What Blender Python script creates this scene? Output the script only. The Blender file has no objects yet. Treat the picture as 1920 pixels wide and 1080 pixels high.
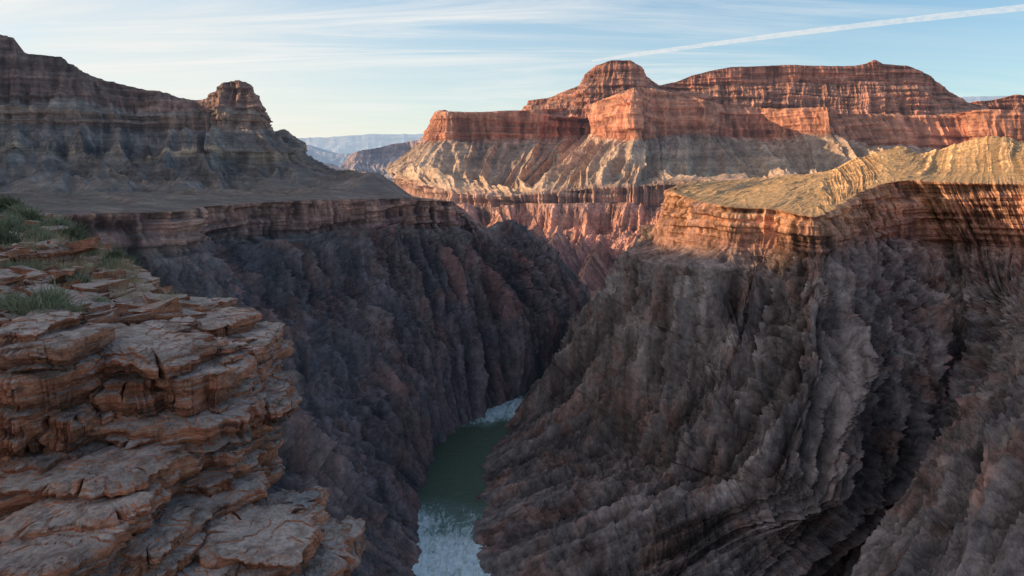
import bpy, math, numpy as np
from mathutils import Vector
from mathutils.bvhtree import BVHTree
rng=np.random.default_rng(7)
# ---------------- camera model ----------------
F=1493.0; PITCH=math.atan(240/F); cp,sp=math.cos(PITCH),math.sin(PITCH)
def _d(x,y):
    a=(x-960)/F; b=(540-y)/F
    return np.array([a,cp+b*sp,-sp+b*cp])
def P(x,y,D):
    d=_d(x,y); return d*(D/d[1])
def Zp(x,y,z=-440.):
    d=_d(x,y); return d*(z/d[2])
def W(x,y,z): return np.array([x,y,z],float)
SUN_AZ=math.radians(80); SUN_EL=math.radians(19)
SUNV=Vector((-math.sin(SUN_AZ)*math.cos(SUN_EL),math.cos(SUN_AZ)*math.cos(SUN_EL),math.sin(SUN_EL)))
HZ=1.25
# ---------------- noise ----------------
def vnoise(p,seed=0):
    i=np.floor(p).astype(np.int64); f=p-i; f=f*f*f*(f*(f*6-15)+10)
    def h(dx,dy,dz):
        n=((i[...,0]+dx)*374761393+(i[...,1]+dy)*668265263+(i[...,2]+dz)*1440662683+seed*974634777)&0xffffffff
        n^=n>>13; n=(n*1274126177)&0xffffffff; n^=n>>16
        return n.astype(np.float64)/4294967296.0
    x,y,z=f[...,0],f[...,1],f[...,2]
    a=h(0,0,0)*(1-x)+h(1,0,0)*x; b=h(0,1,0)*(1-x)+h(1,1,0)*x
    c=h(0,0,1)*(1-x)+h(1,0,1)*x; d=h(0,1,1)*(1-x)+h(1,1,1)*x
    return (a*(1-y)+b*y)*(1-z)+(c*(1-y)+d*y)*z
R2=np.array([[0.8,0.6,0],[-0.6,0.8,0],[0,0,1.0]])
def fbm(p,o=4,seed=0,gain=.5):
    s=0;a=1;t=0;q=p.copy()
    for k in range(o):
        s=s+a*vnoise(q,seed+k); t+=a; a*=gain; q=(q@R2)*2.03+17.3
    return s/t
def ridged(p,o=4,seed=0,gain=.5):
    s=0;a=1;t=0;q=p.copy();w=1
    for k in range(o):
        r=1-np.abs(2*vnoise(q,seed+k)-1); r=r*r
        s=s+a*r*w; w=np.clip(r*1.6,0,1)*.6+.4; t+=a; a*=gain; q=(q@R2)*2.05+11.1
    return s/t
def sc(p,a,b,c): return p/np.array([a,b,c],float)
def joints(G,lam,seed):
    """blocky fracture relief: sawtooth steps along several joint directions"""
    out=0
    w=fbm(G/(lam*3),3,seed+70)*2.0
    for k,(dx,dy,dz,l) in enumerate(((1,.25,.25,1),(.8,-.6,.35,.63),(.3,1,-.3,.8),(.55,.1,.9,1.3),(.9,.4,-.5,.41))):
        n=np.array([dx,dy,dz]); n/=np.linalg.norm(n)
        ph=(G@n)/(lam*l)+w*(1+.3*k); fr=ph-np.floor(ph)
        c=np.floor(ph); hsh=np.abs(np.sin(c*12.9898+seed+k*3.1)*43758.5453)%1
        out=out+(fr*(.35+.65*hsh)-.3)*l
    return out/3.5
# ---------------- mesh helpers ----------------
def link(o,parent=None):
    bpy.context.scene.collection.objects.link(o)
    if parent: o.parent=parent
    return o
def mesh_np(name,V,Q,mat,attrs=None,smooth=False,parent=None):
    me=bpy.data.meshes.new(name)
    V=np.asarray(V,np.float32); Q=np.asarray(Q,np.int32); n=Q.shape[1]
    me.vertices.add(len(V)); me.vertices.foreach_set('co',V.ravel())
    me.loops.add(Q.size); me.loops.foreach_set('vertex_index',Q.ravel())
    me.polygons.add(len(Q)); me.polygons.foreach_set('loop_start',np.arange(0,Q.size,n,dtype=np.int32))
    try: me.polygons.foreach_set('loop_total',np.full(len(Q),n,dtype=np.int32))
    except Exception: pass
    me.update(calc_edges=True)
    me.polygons.foreach_set('use_smooth',np.full(len(Q),smooth))
    if attrs:
        for k,v in attrs.items():
            a=me.attributes.new(k,'FLOAT','POINT'); a.data.foreach_set('value',np.asarray(v,np.float32).ravel())
    me.materials.append(mat)
    return link(bpy.data.objects.new(name,me),parent)
def gridfaces(nr,nc,off=0):
    i=np.arange(nr-1)[:,None]*nc+np.arange(nc-1)[None,:]
    return (np.stack([i,i+nc,i+nc+1,i+1],-1).reshape(-1,4)+off)
def blur(A,k):
    for ax in (0,1):
        pad=[(0,0)]*A.ndim; pad[ax]=(k,k)
        B=np.pad(A,pad,mode='edge'); C=np.cumsum(B,axis=ax)
        C=np.concatenate([np.zeros_like(np.take(C,[0],ax)),C],ax)
        n=A.shape[ax]
        A=(np.take(C,np.arange(2*k+1,2*k+1+n),ax)-np.take(C,np.arange(0,n),ax))/(2*k+1)
    return A
def loft(name,st,ncol,subs,mat,disp,smooth=False,round_=0.6,kblur=6,ref=0,parent=None):
    S=np.array([[np.asarray(p,float) for p in s] for s in st])
    ns,nr,_=S.shape
    w=[]
    for i in range(ns-1):
        d=np.linalg.norm(S[i+1]-S[i],axis=1)/np.maximum(np.linalg.norm((S[i+1]+S[i])/2,axis=1),1)
        w.append(d.mean()+1e-3)
    cw=np.concatenate([[0],np.cumsum(w)]); u=np.linspace(0,cw[-1],ncol)
    idx=np.clip(np.searchsorted(cw,u,side='right')-1,0,ns-2); f=((u-cw[idx])/(cw[idx+1]-cw[idx]))[:,None,None]
    p0=S[np.maximum(idx-1,0)];p1=S[idx];p2=S[idx+1];p3=S[np.minimum(idx+2,ns-1)]
    cat=.5*((2*p1)+(-p0+p2)*f+(2*p0-5*p1+4*p2-p3)*f*f+(-p0+3*p1-3*p2+p3)*f**3)
    lin=p1*(1-f)+p2*f
    C=lin*(1-round_)+cat*round_
    rows=[];tier=[]
    for r in range(nr-1):
        t=np.linspace(0,1,subs[r],endpoint=False)
        for k in t: rows.append(C[:,r]*(1-k)+C[:,r+1]*k); tier.append(r+k)
    rows.append(C[:,-1]); tier.append(nr-1)
    G=np.stack(rows,0); T=np.repeat(np.array(tier)[:,None],ncol,1)
    du=np.gradient(G,axis=1); dv=np.gradient(G,axis=0)
    N=np.cross(dv,du); N/=np.linalg.norm(N,axis=-1,keepdims=True)+1e-9
    N=blur(N,kblur); N/=np.linalg.norm(N,axis=-1,keepdims=True)+1e-9
    # column-following coordinates: flutes and gullies run down the columns
    R=np.broadcast_to(C[None,:,ref],G.shape)
    Gc=R*.85+G*.15; Gc=Gc.copy(); Gc[...,2]=G[...,2]
    G,h=disp(G,T,N,Gc)
    return mesh_np(name,G.reshape(-1,3),gridfaces(G.shape[0],ncol),mat,{'tier':T,'h':h},smooth,parent)
# ---------------- materials ----------------
class NT:
    def __init__(s,name):
        s.m=bpy.data.materials.new(name); s.m.use_nodes=True; s.t=s.m.node_tree; s.t.nodes.clear()
    def n(s,ty,**k):
        x=s.t.nodes.new(ty)
        for a,b in k.items(): setattr(x,a,b)
        return x
    def l(s,a,b): s.t.links.new(a,b)
    def setin(s,sock,v):
        if isinstance(v,bpy.types.NodeSocket): s.l(v,sock)
        else: sock.default_value=v
    def math(s,op,a,b=None,c=None,clamp=False):
        x=s.n('ShaderNodeMath',operation=op); x.use_clamp=clamp
        s.setin(x.inputs[0],a)
        if b is not None: s.setin(x.inputs[1],b)
        if c is not None: s.setin(x.inputs[2],c)
        return x.outputs[0]
    def mr(s,v,a,b,c,d):
        x=s.n('ShaderNodeMapRange'); s.setin(x.inputs[0],v)
        for i,q in enumerate((a,b,c,d)): x.inputs[i+1].default_value=q
        return x.outputs[0]
    def scale(s,vec,v):
        x=s.n('ShaderNodeVectorMath',operation='MULTIPLY'); s.l(vec,x.inputs[0]); x.inputs[1].default_value=v; return x.outputs[0]
    def noise(s,vec,detail=6,rough=.55,dist=0.,scale=1.):
        x=s.n('ShaderNodeTexNoise'); s.l(vec,x.inputs['Vector']); x.inputs['Scale'].default_value=scale
        x.inputs['Detail'].default_value=detail; x.inputs['Roughness'].default_value=rough; x.inputs['Distortion'].default_value=dist
        return x.outputs[0]
    def mix(s,f,a,b,mode='MIX'):
        x=s.n('ShaderNodeMix',data_type='RGBA',blend_type=mode); s.setin(x.inputs[0],f)
        for so,v in ((x.inputs[6],a),(x.inputs[7],b)):
            if isinstance(v,tuple): so.default_value=(*v,1) if len(v)==3 else v
            else: s.l(v,so)
        return x.outputs[2]
    def grey(s,v):
        x=s.n('ShaderNodeCombineColor')
        for i in range(3): s.l(v,x.inputs[i])
        return x.outputs[0]
    def ramp(s,v,stops,interp='LINEAR'):
        x=s.n('ShaderNodeValToRGB'); s.l(v,x.inputs[0]); e=x.color_ramp.elements; x.color_ramp.interpolation=interp
        while len(e)>1: e.remove(e[-1])
        e[0].position=stops[0][0]; e[0].color=(*stops[0][1],1)
        for p,c in stops[1:]:
            q=e.new(p); q.color=(*c,1)
        return x.outputs[0]
def rockmat(name,nt_,A,B,scale,strata,s_amt,streak_amt,flat=None,bump=1.0,bscale=None,haze=None,spec=.2,scrub=None,fine=.3,hr=(.5,1.4),smask=None,red=None,flatmask=None,crack=None):
    t=NT(name); geo=t.n('ShaderNodeNewGeometry'); pos=geo.outputs['Position']
    at=t.n('ShaderNodeAttribute',attribute_name='tier').outputs['Fac']
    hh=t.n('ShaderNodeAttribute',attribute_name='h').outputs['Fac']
    big=t.noise(t.scale(pos,(1/scale,)*3),5,.6,.6)
    st=t.noise(t.scale(pos,(.06/strata,.06/strata,1/strata)),4,.65,.3)
    if smask: # strata only in the bedded layers
        st=t.math('ADD',t.math('MULTIPLY',t.math('SUBTRACT',st,.5),t.mr(at,smask,smask+.15,1,.05)),.5)
    sk=t.noise(t.scale(pos,(5/scale,5/scale,.6/scale)),5,.62,.5)
    fn=t.noise(t.scale(pos,(14/scale,)*3),6,.7,.2)
    tv=t.math('MULTIPLY',at,1.0/nt_)
    tv=t.math('ADD',tv,t.mr(fn,.3,.7,-.012,.012))
    ca=t.ramp(tv,[(a/nt_,c) for a,c in A]); cb=t.ramp(tv,[(a/nt_,c) for a,c in B])
    col=t.mix(t.mr(big,.38,.62,0,1),ca,cb)
    if red:
        rv=t.noise(t.scale(pos,(1.3/scale,1.3/scale,.8/scale)),6,.65,1.0)
        col=t.mix(t.mr(rv,.51,.62,0,.8),col,red)
    if s_amt: col=t.mix(1,col,t.grey(t.mr(st,.33,.67,1-s_amt,1+s_amt)),'MULTIPLY')
    if streak_amt: col=t.mix(1,col,t.grey(t.mr(sk,.32,.68,1-streak_amt,1+streak_amt)),'MULTIPLY')
    col=t.mix(1,col,t.grey(t.mr(fn,.35,.65,1-fine,1+fine)),'MULTIPLY')
    col=t.mix(1,col,t.grey(t.mr(hh,0,1,*hr)),'MULTIPLY')  # shade painted into the colour: hollows darkened, ridges lightened by relief
    nz=t.n('ShaderNodeSeparateXYZ'); t.l(geo.outputs['Normal'],nz.inputs[0])
    if flat:
        fc,lo,hi,amt=flat
        fcol=fc
        if scrub:
            sv=t.noise(t.scale(pos,(1/scrub[1],)*3),4,.65)
            fcol=t.mix(t.mr(sv,.50,.57,0,1),fc,scrub[0])
        k=t.math('ADD',t.math('ABSOLUTE',nz.outputs[2]),t.mr(fn,.3,.7,-.12,.12))
        k=t.mr(k,lo,hi,0,amt)
        if flatmask: k=t.math('MULTIPLY',k,t.mr(at,flatmask,flatmask+.3,1,0))
        col=t.mix(k,col,fcol)
    b=t.n('ShaderNodeBsdfPrincipled'); t.l(col,b.inputs['Base Color']); b.inputs['Roughness'].default_value=.9
    b.inputs['Specular IOR Level'].default_value=spec
    bs=bscale or scale*.1
    bn=t.noise(t.scale(pos,(1/bs,1/bs,.4/bs)),6,.66,.3)
    hsum=t.math('ADD',bn,t.math('MULTIPLY',st,1.0*(s_amt>0.05)))
    if crack:
        vo=t.n('ShaderNodeTexVoronoi'); vo.feature='F1'; vo.inputs['Scale'].default_value=1
        dn=t.n('ShaderNodeVectorMath',operation='ADD'); t.l(t.scale(pos,(1/crack,1/crack,.3/crack)),dn.inputs[0])
        cn=t.n('ShaderNodeTexNoise'); cn.inputs['Scale'].default_value=1; cn.inputs['Detail'].default_value=2; t.l(t.scale(pos,(.8/crack,)*3),cn.inputs['Vector']); t.l(cn.outputs['Color'],dn.inputs[1])
        t.l(dn.outputs[0],vo.inputs['Vector'])
        sc_=t.n('ShaderNodeSeparateColor'); t.l(vo.outputs['Color'],sc_.inputs[0])
        hsum=t.math('ADD',hsum,t.math('MULTIPLY',sc_.outputs[0],.7))
    bp=t.n('ShaderNodeBump'); bp.inputs['Strength'].default_value=1; bp.inputs['Distance'].default_value=bump
    t.l(hsum,bp.inputs['Height']); t.l(bp.outputs[0],b.inputs['Normal'])
    o=t.n('ShaderNodeOutputMaterial')
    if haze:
        e=t.n('ShaderNodeEmission'); e.inputs[0].default_value=(*haze[0],1); e.inputs[1].default_value=haze[1]*HZ  # aerial haze imitated by a constant glow on the rock
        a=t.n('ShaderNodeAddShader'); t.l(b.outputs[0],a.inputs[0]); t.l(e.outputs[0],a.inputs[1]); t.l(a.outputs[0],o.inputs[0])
    else: t.l(b.outputs[0],o.inputs[0])
    return t.m
def tint(T,xs,ys): return np.interp(T,xs,ys)
def mkdisp(S,gx,cx,tx,seed,strat=1.0,tS=1.0,jt=1.0):
    def f(G,T,N,Gc):
        wv=(fbm(sc(G,S*1.3,S*1.3,S*1.6),3,seed+50)-.5)[...,None]*S*.36
        Gw=Gc+wv
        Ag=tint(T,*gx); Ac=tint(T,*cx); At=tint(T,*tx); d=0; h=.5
        if Ag.max()>0:
            g0=ridged(sc(Gw,S*2.3,S*2.3,S*8),2,seed+3)
            g=ridged(sc(Gw,S*.8,S*.8,S*5.5),4,seed,.5)
            g2=ridged(sc(Gc+wv*.3,S*.22,S*.22,S*2.2),3,seed+9,.5)
            g3=fbm(sc(G,S*.07,S*.07,S*.14),3,seed+15)
            g4=ridged(sc(G+wv,S*.6,S*.6,S*1.1),2,seed+18,.45)
            j1=joints(G*np.array([1,1,.30]),S*.36,seed+5); j2=joints(G*np.array([1,1,.38])+50,S*.14,seed+6)
            d=d+Ag*((g0-.5)*.9+(g-.45)*1.0+(g2-.4)*.26+(g3-.5)*.05+(g4-.45)*.16+jt*(j1*.36+j2*.20))
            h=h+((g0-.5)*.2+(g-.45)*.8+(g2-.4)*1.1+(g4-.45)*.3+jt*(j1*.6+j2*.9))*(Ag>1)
        if Ac.max()>0:
            c1=ridged(sc(Gw,S*.45,S*.45,S*3),3,seed+20)
            c2=ridged(sc(Gc,S*.12,S*.12,S*.6),3,seed+24)
            zz=G[...,2:3]+ (fbm(sc(G,S*3,S*3,S*9),2,seed+30)-.5)[...,None]*S*.2
            s1=vnoise(np.concatenate([G[...,:2]/(S*1.2),zz/(S*.07)],-1),seed+31); s1=np.clip((s1-.5)*2.2+.5,0,1)
            s2=vnoise(np.concatenate([G[...,:2]/(S*.5),zz/(S*.03)],-1),seed+32)
            d=d+Ac*((c1-.45)*.8+(c2-.45)*.4+((s1-.5)*.30+(s2-.5)*.14)*strat)
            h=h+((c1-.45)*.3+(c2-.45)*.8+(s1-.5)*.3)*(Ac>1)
        if At.max()>0:
            t1=ridged(sc(Gw,S*.55*tS,S*.55*tS,S*6),3,seed+40)
            t2=fbm(sc(G,S*.15,S*.15,S*.2),4,seed+44)
            t3=ridged(sc(Gw,S*.16*tS,S*.16*tS,S*2),3,seed+47)
            d=d+At*((t1-.45)*.85+(t2-.5)*.14+(t3-.4)*.2)
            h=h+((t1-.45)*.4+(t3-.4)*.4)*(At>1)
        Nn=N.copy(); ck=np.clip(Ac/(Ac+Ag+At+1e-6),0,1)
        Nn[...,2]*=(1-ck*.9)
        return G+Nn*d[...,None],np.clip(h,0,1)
    return f

# ======== left gorge wall ========
SCH1=(.092,.078,.083); SCH2=(.165,.124,.114)
TAP1=(.38,.19,.135); TAP2=(.21,.12,.095)
def Dst(rim,base,m1,m2,riv):
    back=rim+W(-230,230,8); return [back,rim,base,m1,m2,riv,riv+W(0,0,-40)]
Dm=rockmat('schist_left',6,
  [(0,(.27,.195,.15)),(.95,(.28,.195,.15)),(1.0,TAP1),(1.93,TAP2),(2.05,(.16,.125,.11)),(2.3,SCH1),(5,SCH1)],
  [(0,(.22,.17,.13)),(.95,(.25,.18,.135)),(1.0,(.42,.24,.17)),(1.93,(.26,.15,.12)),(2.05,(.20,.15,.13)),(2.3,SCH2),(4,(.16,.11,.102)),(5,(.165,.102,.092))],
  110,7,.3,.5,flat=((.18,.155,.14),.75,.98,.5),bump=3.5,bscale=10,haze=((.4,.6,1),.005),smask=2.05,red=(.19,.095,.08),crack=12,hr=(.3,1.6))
Dl=[Dst(P(-900,420,420),P(-900,500,420),P(-700,800,430),P(-300,1100,440),Zp(100,1700)),
 Dst(P(-200,410,560),P(-200,475,560),P(-50,750,600),P(250,1000,620),Zp(650,1300)),
 Dst(P(130,402,720),P(130,462,720),P(300,660,740),P(520,880,760),Zp(790,1080)),
 Dst(P(345,396,820),P(350,464,820),P(440,620,850),P(630,830,880),Zp(785,990)),
 Dst(P(380,388,1010),P(385,446,1010),P(500,590,1000),P(670,780,980),Zp(797,900)),
 Dst(P(520,378,1180),P(520,440,1180),P(600,560,1150),P(750,730,1120),Zp(806,872)),
 Dst(P(650,374,1350),P(650,433,1350),P(720,540,1320),P(800,690,1260),Zp(846,822)),
 Dst(P(780,372,1480),P(780,428,1480),P(850,520,1450),P(890,650,1400),Zp(905,780)),
 Dst(P(845,378,1580),P(850,425,1580),P(930,505,1580),P(980,620,1550),Zp(985,735)),
 Dst(P(850,384,1800),P(905,430,1780),P(1015,498,1780),P(1075,600,1760),Zp(1060,670)),
 Dst(P(850,386,2100),P(900,428,2100),P(1005,490,2200),P(1090,580,2200),Zp(1112,600)),
]
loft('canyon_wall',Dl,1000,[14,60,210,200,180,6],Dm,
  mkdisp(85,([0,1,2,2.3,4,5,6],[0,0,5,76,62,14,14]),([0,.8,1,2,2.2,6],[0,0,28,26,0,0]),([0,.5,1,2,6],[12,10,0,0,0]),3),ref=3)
# ======== right gorge wall + plateau ========
def Est(crest,pm,rim,base,m1,m2,riv,back=None):
    b=back if back is not None else crest+W(150,900,-130)
    return [b,crest,pm,rim,base,m1,m2,riv,riv+W(0,0,-40)]
SE1=(.155,.123,.116); SE2=(.275,.213,.19)
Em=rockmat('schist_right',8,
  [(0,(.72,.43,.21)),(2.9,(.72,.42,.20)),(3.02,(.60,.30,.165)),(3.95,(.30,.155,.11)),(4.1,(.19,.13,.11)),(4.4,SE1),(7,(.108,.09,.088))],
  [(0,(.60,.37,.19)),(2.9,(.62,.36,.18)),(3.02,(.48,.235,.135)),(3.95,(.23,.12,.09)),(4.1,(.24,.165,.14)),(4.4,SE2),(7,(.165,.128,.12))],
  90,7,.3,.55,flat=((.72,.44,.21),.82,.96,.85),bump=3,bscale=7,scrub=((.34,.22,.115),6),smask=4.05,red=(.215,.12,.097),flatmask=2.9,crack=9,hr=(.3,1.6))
El=[Est(P(1300,345,2500),P(1290,347,2200),P(1285,352,1900),P(1250,420,1850),P(1200,500,1850),P(1150,560,1900),Zp(1115,598)),
 Est(P(1285,347,2100),P(1275,349,1750),P(1262,353,1440),P(1234,450,1410),P(1165,560,1400),P(1090,660,1420),Zp(1008,728)),
 Est(P(1320,342,2100),P(1290,351,1600),P(1268,362,1280),P(1232,462,1250),P(1190,580,1200),P(1080,710,1240),Zp(967,785)),
 Est(P(1400,336,2100),P(1350,352,1550),P(1300,375,1120),P(1285,462,1100),P(1255,620,1060),P(1135,780,1080),Zp(905,870)),
 Est(P(1450,332,2100),P(1400,354,1500),P(1368,388,975),P(1366,466,955),P(1335,650,910),P(1200,860,920),Zp(890,930)),
 Est(P(1500,326,2100),P(1480,350,1450),P(1450,393,960),P(1440,468,945),P(1420,680,870),P(1310,900,830),Zp(882,1000)),
 Est(P(1560,318,2100),P(1540,350,1450),P(1530,405,870),P(1540,470,865),P(1540,700,780),P(1450,930,735),Zp(928,1090)),
 Est(P(1595,300,2200),P(1600,338,1600),P(1580,378,1090),P(1620,450,1090),P(1670,640,930),P(1620,900,800),Zp(1200,1250)),
 Est(P(1645,284,2300),P(1650,320,1700),P(1640,348,1380),P(1680,445,1390),P(1770,620,1150),P(1770,820,960),P(1540,1120,760)),
 Est(P(1690,271,2400),P(1710,312,1800),P(1700,338,1450),P(1760,455,1450),P(1835,620,1150),P(1825,780,940),P(1600,1120,690)),
 Est(P(1732,287,2300),P(1760,314,1800),P(1770,342,1440),P(1830,460,1400),P(1880,610,1050),P(1868,760,850),P(1620,1110,640)),
 Est(P(1800,266,2200),P(1830,306,1750),P(1850,344,1420),P(1900,465,1360),P(1905,630,900),P(1830,800,740),P(1610,1110,590)),
 Est(P(1862,252,2100),P(1890,296,1700),P(1925,346,1400),P(1980,470,1300),P(1990,615,750),P(1900,800,640),P(1700,1120,500)),
 Est(P(1960,270,2000),P(1990,306,1500),P(2060,350,1150),P(2150,490,1000),P(2200,640,560),P(2150,850,480),P(2000,1250,380)),
 Est(P(2200,268,1700),P(2300,310,1100),P(2500,350,700),P(2600,500,640),P(2700,700,420),P(2700,950,390),P(2600,1500,350)),
]
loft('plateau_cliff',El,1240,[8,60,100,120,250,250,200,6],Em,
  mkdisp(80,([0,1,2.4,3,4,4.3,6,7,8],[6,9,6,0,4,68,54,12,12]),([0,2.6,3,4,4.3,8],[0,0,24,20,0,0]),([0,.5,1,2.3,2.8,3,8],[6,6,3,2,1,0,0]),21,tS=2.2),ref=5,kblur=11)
# ======== left mesa ridge ========
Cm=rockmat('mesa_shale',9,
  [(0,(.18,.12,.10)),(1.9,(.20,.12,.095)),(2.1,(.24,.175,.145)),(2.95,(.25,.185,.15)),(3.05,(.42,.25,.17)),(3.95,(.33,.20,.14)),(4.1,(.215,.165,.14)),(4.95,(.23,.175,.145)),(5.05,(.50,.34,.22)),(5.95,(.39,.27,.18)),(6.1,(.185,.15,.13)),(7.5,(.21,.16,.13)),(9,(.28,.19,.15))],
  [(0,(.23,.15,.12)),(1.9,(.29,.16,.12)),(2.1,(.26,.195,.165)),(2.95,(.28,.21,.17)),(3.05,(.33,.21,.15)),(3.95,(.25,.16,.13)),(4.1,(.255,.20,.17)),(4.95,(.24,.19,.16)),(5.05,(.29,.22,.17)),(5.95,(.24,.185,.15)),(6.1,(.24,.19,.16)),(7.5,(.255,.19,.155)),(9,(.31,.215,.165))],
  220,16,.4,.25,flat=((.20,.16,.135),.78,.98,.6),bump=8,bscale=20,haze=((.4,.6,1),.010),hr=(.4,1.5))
def Cst(crest,ab,bt,bb,mt,mb,ts,hill,rim,back=None):
    b=back if back is not None else crest+W(-250,1100,-500)
    return [b,crest,ab,bt,bb,mt,mb,ts,hill,rim]
def rm(i,dz=-14):
    return Dl[i][1]+W(-110,110,dz)
def c9(crest,ys,Ds,xs,ts,hill,rim):
    (a,b,c,d,e)=[P(xs[k],ys[k],Ds[k]) for k in range(5)]
    return Cst(crest,a,b,c,d,e,ts,hill,rim)
def shade_st(x,y,h):   # unseen mesa continuation added to the west, heights shaped to throw shadow
    e=lambda dx,z: W(x+dx,y-dx*.25,z)
    return [W(x-1500,y+400,-200),W(x,y,h),e(70,h*.55),e(110,h*.5),e(135,h*.28),e(300,h*.1),e(320,h*.02),e(650,-70),e(900,-75),e(1150,-80)]
Cl=[shade_st(-2300,-1600,950),shade_st(-2350,-600,950),shade_st(-2300,300,940),shade_st(-2250,900,900),shade_st(-2100,1180,860),shade_st(-2050,1340,690),shade_st(-2050,1600,670),shade_st(-2050,1900,670),
 c9(P(-330,-60,2400),(205,220,262,300,312),(2280,2250,2230,2080,2070),(-330,)*5,P(-330,356,1600),P(-380,375,1100),rm(1)),  # out-of-view crests, here and next, raised to shade the slopes
 c9(P(-80,32,2450),(195,205,240,290,302),(2370,2350,2330,2160,2150),(-80,)*5,P(-90,350,1800),P(-140,378,1180),rm(1)),
 c9(P(-20,60,2480),(190,200,236,284,296),(2400,2380,2360,2180,2170),(-20,)*5,P(-20,348,1850),P(-60,378,1200),rm(2)),
 c9(P(22,70,2500),(190,198,232,282,294),(2400,2380,2360,2190,2180),(22,)*5,P(25,347,1880),P(20,378,1230),rm(2)+W(40,40,0)),
 c9(P(36,98,2500),(195,202,234,280,292),(2420,2400,2380,2200,2190),(50,)*5,P(70,346,1900),P(80,376,1250),rm(2)+W(80,80,0)),
 c9(P(115,106,2540),(190,208,236,280,292),(2450,2410,2390,2230,2220),(120,)*5,P(140,346,1900),P(160,375,1260),rm(3)),
 c9(P(162,140,2600),(196,212,238,280,292),(2520,2460,2440,2280,2270),(185,)*5,P(215,345,1950),P(240,372,1300),rm(4,-10)+W(-60,-60,0)),
 c9(P(228,158,2640),(205,215,242,284,294),(2580,2540,2520,2330,2320),(240,)*5,P(280,345,1950),P(320,370,1330),rm(4)),
 c9(P(300,172,2660),(215,218,244,284,294),(2600,2590,2570,2370,2360),(300,)*5,P(340,345,2000),P(390,370,1380),rm(5,-10)+W(-80,-80,0)),
 c9(P(332,184,2680),(214,218,246,284,294),(2620,2610,2590,2390,2380),(336,)*5,P(380,345,2000),P(430,369,1400),rm(5)),
 c9(P(384,189,2680),(212,218,246,282,294),(2630,2620,2600,2400,2390),(386,)*5,P(430,345,2050),P(480,368,1450),rm(6,-10)+W(-60,-60,0)),
 c9(P(396,174,2660),(212,218,246,280,296),(2610,2600,2580,2400,2390),(396,)*5,P(450,345,2050),P(510,368,1480),rm(6)),
 c9(P(424,154,2650),(208,214,246,278,298),(2600,2585,2560,2400,2390),(424,424,426,445,445),P(480,345,2100),P(560,368,1520),rm(6)+W(30,30,0)),
 c9(P(448,150,2650),(208,214,246,278,299),(2600,2585,2560,2400,2390),(450,450,454,490,492),P(530,345,2150),P(620,366,1580),rm(7,-10)+W(-40,-40,0)),
 c9(P(466,160,2650),(210,216,245,278,298),(2600,2590,2565,2420,2410),(474,476,480,530,532),P(580,340,2200),P(660,355,1700),rm(7)),
 c9(P(484,200,2660),(226,232,247,277,296),(2630,2620,2600,2500,2490),(492,494,498,558,565),P(625,326,2300),P(700,326,1900),rm(8,-8)),
 c9(P(494,212,2800),(230,234,247,277,294),(2790,2780,2770,2700,2690),(500,501,504,562,572),P(640,323,2600),P(712,322,2050),rm(8)+W(40,60,0)),
 c9(P(490,215,3300),(232,236,250,282,298),(3300,3300,3300,3300,3300),(490,492,495,540,545),P(610,328,3200),P(700,335,2500),rm(9)+W(0,100,-30)),
]
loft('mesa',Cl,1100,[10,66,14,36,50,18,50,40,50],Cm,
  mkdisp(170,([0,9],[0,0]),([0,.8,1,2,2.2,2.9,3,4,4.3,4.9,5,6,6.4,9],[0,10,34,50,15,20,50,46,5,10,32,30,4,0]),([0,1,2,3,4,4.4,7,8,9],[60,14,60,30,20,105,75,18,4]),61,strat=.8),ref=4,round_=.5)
# ======== far gorge ========
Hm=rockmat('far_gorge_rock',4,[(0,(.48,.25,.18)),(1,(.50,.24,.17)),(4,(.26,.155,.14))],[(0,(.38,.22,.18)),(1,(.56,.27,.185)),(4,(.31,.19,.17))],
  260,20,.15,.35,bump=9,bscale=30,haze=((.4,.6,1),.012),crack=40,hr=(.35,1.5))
Hl=[[P(700,375,4300),P(700,420,4200),P(760,470,3800),P(800,540,3300),P(900,640,2900)],
 [P(850,383,4200),P(870,415,4100),P(890,460,3700),P(940,520,3100),P(1040,630,2500)],
 [P(930,388,4100),P(930,420,3900),P(950,465,3500),P(1000,520,3000),P(1080,620,2450)],
 [P(985,380,4100),P(985,430,4000),P(1005,480,3700),P(1030,530,3100),P(1095,615,2400)],
 [P(1040,382,4000),P(1036,430,3900),P(1025,490,3500),P(1035,540,3000),P(1100,612,2380)],
 [P(1130,380,4000),P(1126,440,3900),P(1100,500,3400),P(1085,545,2900),P(1110,606,2300)],
 [P(1192,380,4000),P(1190,435,3800),P(1175,500,3300),P(1160,550,2800),P(1135,606,2250)],
 [P(1240,378,4000),P(1236,435,3700),P(1240,505,3200),P(1220,560,2700),P(1160,620,2200)],
 [P(1330,375,4000),P(1330,430,3500),P(1330,500,3000),P(1300,560,2500),P(1250,650,2100)]]
loft('inner_gorge_ridge',Hl,520,[70,80,80,80],Hm,mkdisp(150,([0,.3,1,4],[10,70,90,70]),([0,4],[0,0]),([0,4],[0,0]),93,jt=.6),ref=2,round_=.0,kblur=3)
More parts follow.
